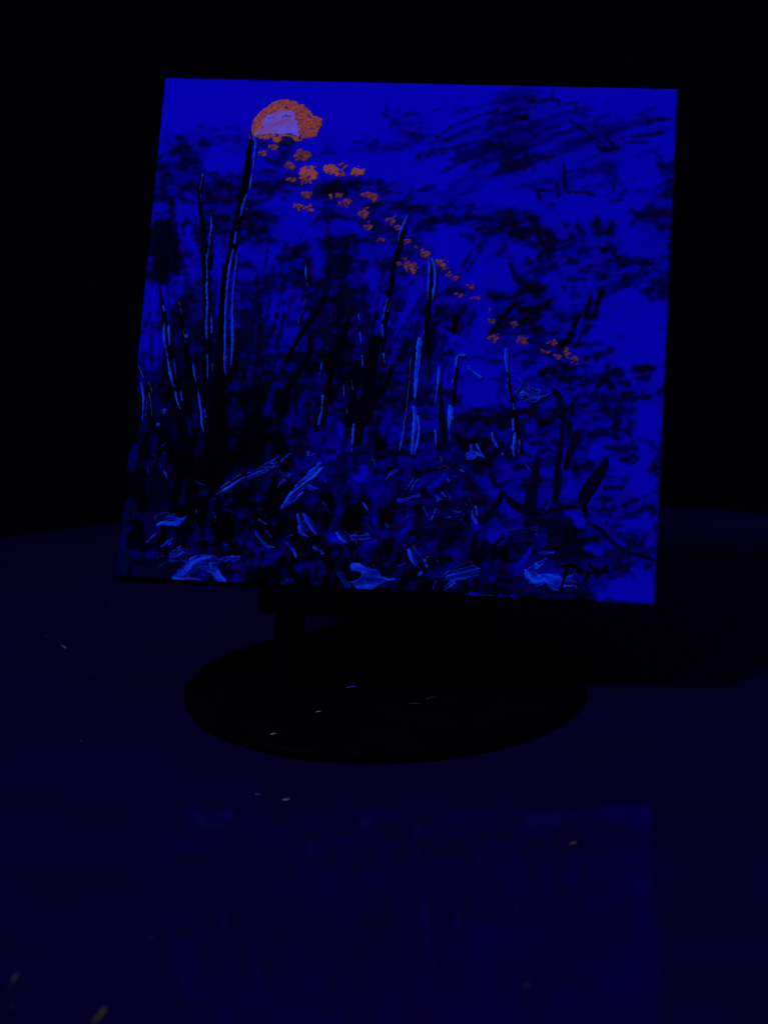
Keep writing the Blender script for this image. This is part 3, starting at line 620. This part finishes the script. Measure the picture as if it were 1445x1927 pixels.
poly('pale_daub', CP(560, 790, "395,1105 410,1080 450,1085 520,1115 620,1140 625,1190 700,1203 785,1193 690,1222 620,1255 545,1298 450,1285 395,1225 440,1212 480,1185 488,1163 450,1150 405,1142"), pale_m, h=1.6, lay=1.2, rag=1.0, dome=2.2, step=0.7, L0=0.62, stream=0.16)
poly('pale_daub', CP(560, 790, "1295,195 1325,180 1320,235 1360,250 1400,285 1350,285 1335,305 1290,310 1262,290 1265,255 1300,240"), pale_m, h=1.6, lay=1.2, rag=0.8, dome=2.0, step=0.6, L0=0.60, stream=0.18)
SP('pale_daub', '; '.join(D1.split('\n')), pale_m, h=1.6, lay=1.2, step=0.7, rag=0.8, hair=1.0, L0=0.66, grow=0.6)
D2 = """452,893,1.5 435,905,2.2 417,918,1; 526,887,3 534,897,6.5 540,900,4; 534,902,4 524,917,1.5; 292,980,4 297,970,4.4 312,965,3.2 329,967,2; 297,988,4 310,984,8 327,987,9.5 342,980,9.5 352,972,2
294.5,1005,4 287,1012,4 279,1020,1.2; 326,1014,3 317,1022,7.4 307,1029,5; 342,1027,3 322,1039,2 297,1050,1.2; 342,1040,13 325,1048,6
330,1086,8 350,1072,14 362,1058,16 378,1050,13 398,1046,8; 328,1087,8 360,1091,10 395,1096,3; 400,1062,11 408,1080,13 422,1093,11; 418,1051,8 440,1052,12 450,1051,10
482,1002,2 489,1014,3.4 503,1028,9 516,1030,3; 536,1022,2 551,1034,3.4 557,1046,5.5; 560,969,3 568,1003,7; 607,945,2 620,965,2.4; 684,947,3 696,967,1.5; 592,1029,4 610,1043,5.4
820.5,934,5 827,941,7.4 834,941,2; 831,928,2 838,936,2; 838,897,2 845,906,6.4; 851,962,2 858,966,4.4 864,965,3; 891,952,3 885,964,4.4 890,976,5.4 897,987,3; 896,955,3 898,970,2
1030,1104,2 1040,1110,3 1052,1110,3; 1065,1097,14 1077,1098,11; 1078,1103,3 1084,1107,3; 1080,1073,2 1075,1082,2.4; 992,738,16 1004,744,17 1016,746,9; 985,730,9 990,724,6 995,732,8
838,1107,7 852,1097,9; 886,1058,1.5 860,1068,2.8 846,1076,3.4 833,1086,4.6; 853,954,4 866,952,3"""
SP('blue_daub', '; '.join(D2.split('\n')), soft_m, h=1.4, lay=0.9, step=0.7, rag=0.9, hair=1.0, L0=0.50, grow=0.6)
D3 = """320,975,18 335,978,14; 289,1070,1.3 305,1063,1.5 320,1056,1.8; 1032,938,3 1030,950,9 1022,968,3; 988,875,3 998,888,3.4 1000,893,2; 975,1005,3 985,1012,3 1005,1005,4 1023,1012,4; 960,1000,8 985,998,8 1010,995,10; 501,997,2 511,1009,2.4; 425,958,3 440,966,2 435,975,2; 405,965,2 407,980,1.6; 640,1078,8 655,1105,14; 820,1095,4 815,1108,5; 1015,1040,10 1040,1038,8; 700,1000,5 690,985,4; 725,985,3 730,992,3; 720,1070,4 733,1072,2; 470,1092,8 490,1086,6; 530,1096,9 550,1091,8; 540,1010,2 555,1004,2; 840,975,2 870,970,3; 810,980,2 820,958,1.6; 740,995,14 760,990,10"""
SP('dull_daub', D3, dim_m, h=1.0, lay=0.5, step=0.7, rag=1.2, hair=1.4, L0=0.22, stream=0.18)
D4 = """997,1035,6 988,1050,9 975,1068,7; 884,1119,8 905,1122,8 922,1124,5; 925,1123,4 970,1126,4; 840,890,5 820,912,7 808,918,6; 758,1000,9 768,990,5; 706,985,9 704,980,6; 627,1012,14 640,1020,10; 690,1025,8 705,1018,8; 640,800,8 642,820,8; 604,868,6 625,862,7 640,850,6; 893,985,10 898,995,8"""
rf_ = np.random.default_rng(5)
for k_ in range(58):                                    # small flicks of the knife through the leaves
    x_ = rf_.uniform(265, 1000); y_ = rf_.uniform(835, 1085) + (x_ - 265) * 0.03; a_ = rf_.choice([-0.7, -0.45, 0.7, 1.0, 1.25]) + rf_.normal(0, 0.2); l_ = rf_.uniform(6, 17); w_ = rf_.uniform(1.3, 3.2)
    stroke('knife_flick', [(x_ - l_ * math.cos(a_), y_ - l_ * math.sin(a_), 1.0), (x_ + rf_.normal(0, 1.5), y_ + rf_.normal(0, 1.5), w_), (x_ + l_ * math.cos(a_), y_ + l_ * math.sin(a_), 1.0)], soft_m, h=1.2, lay=0.7, step=0.7, rag=0.6, hair=0.4, L0=rf_.uniform(0.22, 0.58), stream=0.15)
SP('blue_daub', D4, blue_m, h=0.7, lay=0.2, step=0.8, rag=1.6)

# --- moon and its glitter path
def MC(s): return [(450 + float(a) / 8.028, 170 + float(b_) / 8.028) for a, b_ in (t.split(',') for t in s.split())]
poly('moon_halo', MC("190,560 215,460 290,350 400,260 480,190 600,155 720,140 860,175 960,215 1060,300 1110,380 1180,390 1240,440 1245,540 1200,600 1160,700 1090,720 960,720 930,780 850,790 800,720 640,690 650,760 580,800 510,770 490,710 380,760 230,690 190,620"), orange_m, h=1.5, rag=1.2, dome=1.6, step=0.6, pit=1.0, pitl=1.75)
poly('moon_core', MC("240,640 330,500 400,400 500,340 640,300 780,310 830,360 880,520 925,690 900,720 830,690 650,690 500,665 350,670 260,690"), core_m, h=0.7, lay=1.7, rag=2.2, dome=3.0, step=0.6)
SP('moon_streak', "527,221,3 538,219,3.6 549,219.5,2; 494,238,3 492,241,4; 505,223,1.6 520,221,2; 535,252,2 548,252.5,3", veil_m, h=0.4, lay=2.4, step=0.5, rag=1.3)
OD = """494,287,7,6 514,279,13,6 568,292,16,12 546.5,313,9,7 578,327,18,14 549,339,9,4 576,342,13,6 576,367,10,8 563,389,9,6 580,391,7,9
624,322,14,13 646,312,8,5 641,326,8,7 672,324,10,9 632,369,16,5 647,382,16,8 691,366,14,6 703,374,8,10 683,402,9,13 693,429,6,6 735,417,9,10 747,429,6,7 715,454,6,5 766,456,9,4 782,464,4,5 799,479,13,8
772,503,11,12 752,499,7,4 759,487,4,4 829,497,10,9 839,507,9,6 844,520,5,4 857,525,6,5 884,540,6,4 865,557,7,3.5 894,563,8,5 924,604,10,4.5 929,636,10,8
967,611,6,6 981,642,8,10 1040,646,11,5 1025,663,8,4.5 1047,672,7,7 1067,665,6,12 1081,678,9,5 924,582,4,4"""
for k, t in enumerate(OD.split()):
    x, y, a, b_ = (float(q_) for q_ in t.split(','))
    # an uneven sponge print: the union of a few overlapping lobes
    r_ = np.random.default_rng(100 + k)
    lob = [(x + r_.uniform(-.5, .5) * a, y + r_.uniform(-.5, .5) * b_, min(a, b_) * r_.uniform(.8, 1.25)) for _ in range(4)] + [(x - a * .55, y + r_.uniform(-.3, .3) * b_, min(a, b_) * .9), (x + a * .55, y + r_.uniform(-.3, .3) * b_, min(a, b_) * .9), (x, y, min(a, b_) * 1.1)]
    Lb = to_units(lob)
    def sdl(X, Y, Lb=Lb):
        m_ = np.full(X.shape, 1e9)
        for cx_, cy_, w_ in Lb: m_ = np.minimum(m_, np.hypot(X - cx_, Y - cy_) - w_ / 1.5)
        return m_, X * 0, Y * 0
    bx_ = (Lb[:, 0].min() - 9, Lb[:, 0].max() + 9, Lb[:, 1].min() - 9, Lb[:, 1].max() + 9)
    patch('orange_dab', sdl, bx_, orange_m if k in (4, 10, 13) else rust_m if k < 20 or k in (25, 26, 29, 43) else faded_m, 0.6, 0.4, 0.6, 3.0, 0, 1.8, 1.6, 1.8 if k < 20 else 1.4)

# --- signature, brushed in black
def SC(s): return ' '.join(f"{1030 + float(a) / 11.115},{1030 + float(b_) / 11.115},{float(w) / 11.115}" for a, b_, w in (t.split(',') for t in s.split()))
sig_m = noise_mat('signature_ink', (0.0003, 0.0002, 0.0008), (0.0005, 0.0003, 0.002), 250, (0.6, 0.8), 0.0, 0.1)
for letter in ("190,380,34 300,395,44 420,375,60 600,378,40|420,330,44 375,450,48 335,630,50 262,885,46",
               "570,385,40 520,470,44 485,540,34", "610,510,44 645,460,44 700,470,44 715,520,44 660,535,44 612,515,40",
               "835,530,48 795,610,50 750,690,40|845,335,42 880,400,60 950,450,58 1040,535,60 1005,620,40|800,520,46 900,520,56 1030,530,54",
               "1040,545,48 1110,490,46 1170,440,40 1225,392,34", "1225,400,36 1235,460,36 1225,525,40|1150,500,40 1200,515,40"):
    parts = [SC(s_) for s_ in letter.split('|')]
    segs = [spline(to_units([tuple(float(v_) for v_ in q_.split(',')) for q_ in s_.split()])) for s_ in parts]
    allp = np.vstack(segs)
    def sdg(X, Y, segs=segs):
        m_ = np.full(X.shape, 1e9)
        for S_ in segs: m_ = np.minimum(m_, stroke_sd(S_, X, Y)[0])
        return m_, X * 0, Y * 0
    patch('signature_letter', sdg, (allp[:, 0].min() - 6, allp[:, 0].max() + 6, allp[:, 1].min() - 6, allp[:, 1].max() + 6), sig_m, 0.9, 2.6, 0.6, 0.5, 0, 1.0)

# ------------------------------------------------------------------ lint and crumbs on the table and the turntable
C0 = Vector((0, -DIST, CAM_H))
def spot(x, y, z=0.0):
    d = fwd + rt * ((x - 722.5) / FPX) - up * ((y - 963.5) / FPX)
    return C0 + d * ((z - CAM_H) / d.z)
def lint_mat(name, c): return noise_mat(name, tuple(v * 0.75 for v in c), c, 900, (0.6, 0.8), 0.1, 0.2)
lm = {'white': lint_mat('white_lint', (0.34, 0.34, 0.30)), 'blue': lint_mat('blue_lint', (0.03, 0.04, 0.40)), 'green': lint_mat('green_lint', (0.03, 0.11, 0.07)),
      'yellow': lint_mat('yellow_lint', (0.16, 0.17, 0.035)), 'straw': lint_mat('straw_flake', (0.05, 0.055, 0.016)), 'red': lint_mat('red_lint', (0.035, 0.006, 0.004)),
      'grey': lint_mat('grey_lint', (0.018, 0.02, 0.03)), 'teal': lint_mat('teal_lint', (0.012, 0.03, 0.05))}
def crumb(name, pts, w, z, m, label, cat, hgt=0.45):
    """small fibre or flake: a tapering, slightly arched tube along photo points"""
    P = [spot(x, y, z) for x, y in pts]
    c = sum(P, Vector()) / len(P); c.z = z
    Q = []
    for i in range(len(P) - 1):
        for k in range(3): Q.append(P[i].lerp(P[i + 1], k / 3))
    Q.append(P[-1]); n_ = len(Q); V = []; F = []; sg = 7
    for i, p in enumerate(Q):
        t = (Q[min(i + 1, n_ - 1)] - Q[max(i - 1, 0)]).normalized(); s_ = Vector((-t.y, t.x, 0))
        k = i / (n_ - 1); r_ = w / 2 * (0.35 + 0.65 * math.sin(math.pi * (0.08 + 0.84 * k)) ** 0.6) * (1 + 0.18 * math.sin(i * 2.3))
        for j in range(sg):
            a = 2 * math.pi * j / sg
            V.append(p - c + s_ * (r_ * math.cos(a)) + Vector((0, 0, max(r_ * hgt * (1 + math.sin(a)) , 0) + 0.0001)))
    for i in range(n_ - 1):
        for j in range(sg): F.append((i * sg + j, i * sg + (j + 1) % sg, (i + 1) * sg + (j + 1) % sg, (i + 1) * sg + j))
    F.append(tuple(range(sg))[::-1]); F.append(tuple((n_ - 1) * sg + j for j in range(sg)))
    o = mesh_py(name, V, F, lm[m], None, True); o.location = c
    return tag(o, label, cat)
TZ = 0.0061
crumb('lint_fibre', [(652, 1294.5), (661, 1293.5), (671, 1293)], 0.0011, TZ, 'blue', 'blue lint fibre on the black turntable between the easel legs', 'lint')
crumb('lint_fibre', [(595, 1340.5), (600, 1339.5), (604, 1339)], 0.0006, TZ, 'white', 'pale lint fibre on the turntable below the left easel leg', 'lint')
crumb('lint_fibre', [(510, 1383), (515, 1381.5), (520, 1380.5)], 0.0007, TZ, 'white', 'pale lint fibre nearest the front left rim of the turntable', 'lint')
crumb('lint_fibre', [(770, 1325), (780, 1324.5), (792, 1325)], 0.0009, TZ, 'grey', 'faint grey lint strand lying at the middle of the turntable', 'lint')
crumb('lint_fibre', [(802, 1316), (812, 1313.5), (822, 1313)], 0.0013, TZ, 'red', 'dull red lint strand on the turntable near the right easel leg', 'lint')
crumb('crumb', [(117, 1215), (121, 1218), (125, 1221)], 0.0010, 0, 'green', 'tiny green crumb on the table left of the turntable', 'crumb')
crumb('crumb', [(84, 1199), (90, 1197.5), (95, 1196.5)], 0.0008, 0, 'grey', 'faint grey fleck on the table just left of the green crumb', 'crumb')
crumb('crumb', [(209, 1136), (215, 1137)], 0.0008, 0, 'grey', 'faint grey fleck on the table below the bottom left canvas corner', 'crumb')
crumb('crumb', [(151, 1394), (156, 1396)], 0.0008, 0, 'grey', 'faint grey fleck on the table left of the turntable front', 'crumb')
crumb('crumb', [(480, 1494), (485, 1495.5), (491, 1496)], 0.0008, 0, 'blue', 'small blue crumb on the table in front of the turntable', 'crumb')
crumb('lint_fibre', [(532, 1506), (539, 1505.5), (545, 1504.5)], 0.0006, 0, 'white', 'white lint fibre on the table beside the small blue crumb', 'lint')
crumb('lint_fibre', [(1071, 1589), (1078, 1587.5), (1085, 1586)], 0.0007, 0, 'yellow', 'yellowish lint fibre on the table within the upper right reflection', 'lint')
crumb('lint_fibre', [(987, 1858), (993, 1855.5), (998, 1853)], 0.0007, 0, 'straw', 'dim straw coloured fibre low in the table reflection of the painting', 'lint')
crumb('crumb', [(282, 1768), (287, 1767), (292, 1767.5)], 0.0009, 0, 'grey', 'faint grey crumb on the empty lower left of the table', 'crumb')
crumb('flake', [(26, 1848), (29, 1841), (33, 1837), (37, 1834)], 0.0012, 0, 'straw', 'straw coloured curved flake near the left edge of the picture', 'flake')
crumb('crumb', [(16, 1857.5), (20, 1856.5), (24, 1854.5)], 0.0008, 0, 'teal', 'teal crumb just below the curved straw flake', 'crumb')
crumb('crumb', [(9, 1866), (14, 1865)], 0.0006, 0, 'grey', 'grey violet speck below the teal crumb', 'crumb')
crumb('crumb', [(20, 1893.5), (24, 1895), (28, 1896)], 0.0006, 0, 'grey', 'lowest grey speck near the bottom left corner of the picture', 'crumb')
crumb('flake', [(176, 1925), (184, 1919), (192, 1910), (196, 1903), (199, 1897)], 0.0016, 0, 'straw', 'largest straw coloured flake, lying at the bottom edge of the picture', 'flake')

scene.render.engine = 'CYCLES'
scene.render.resolution_x = 767; scene.render.resolution_y = 1024
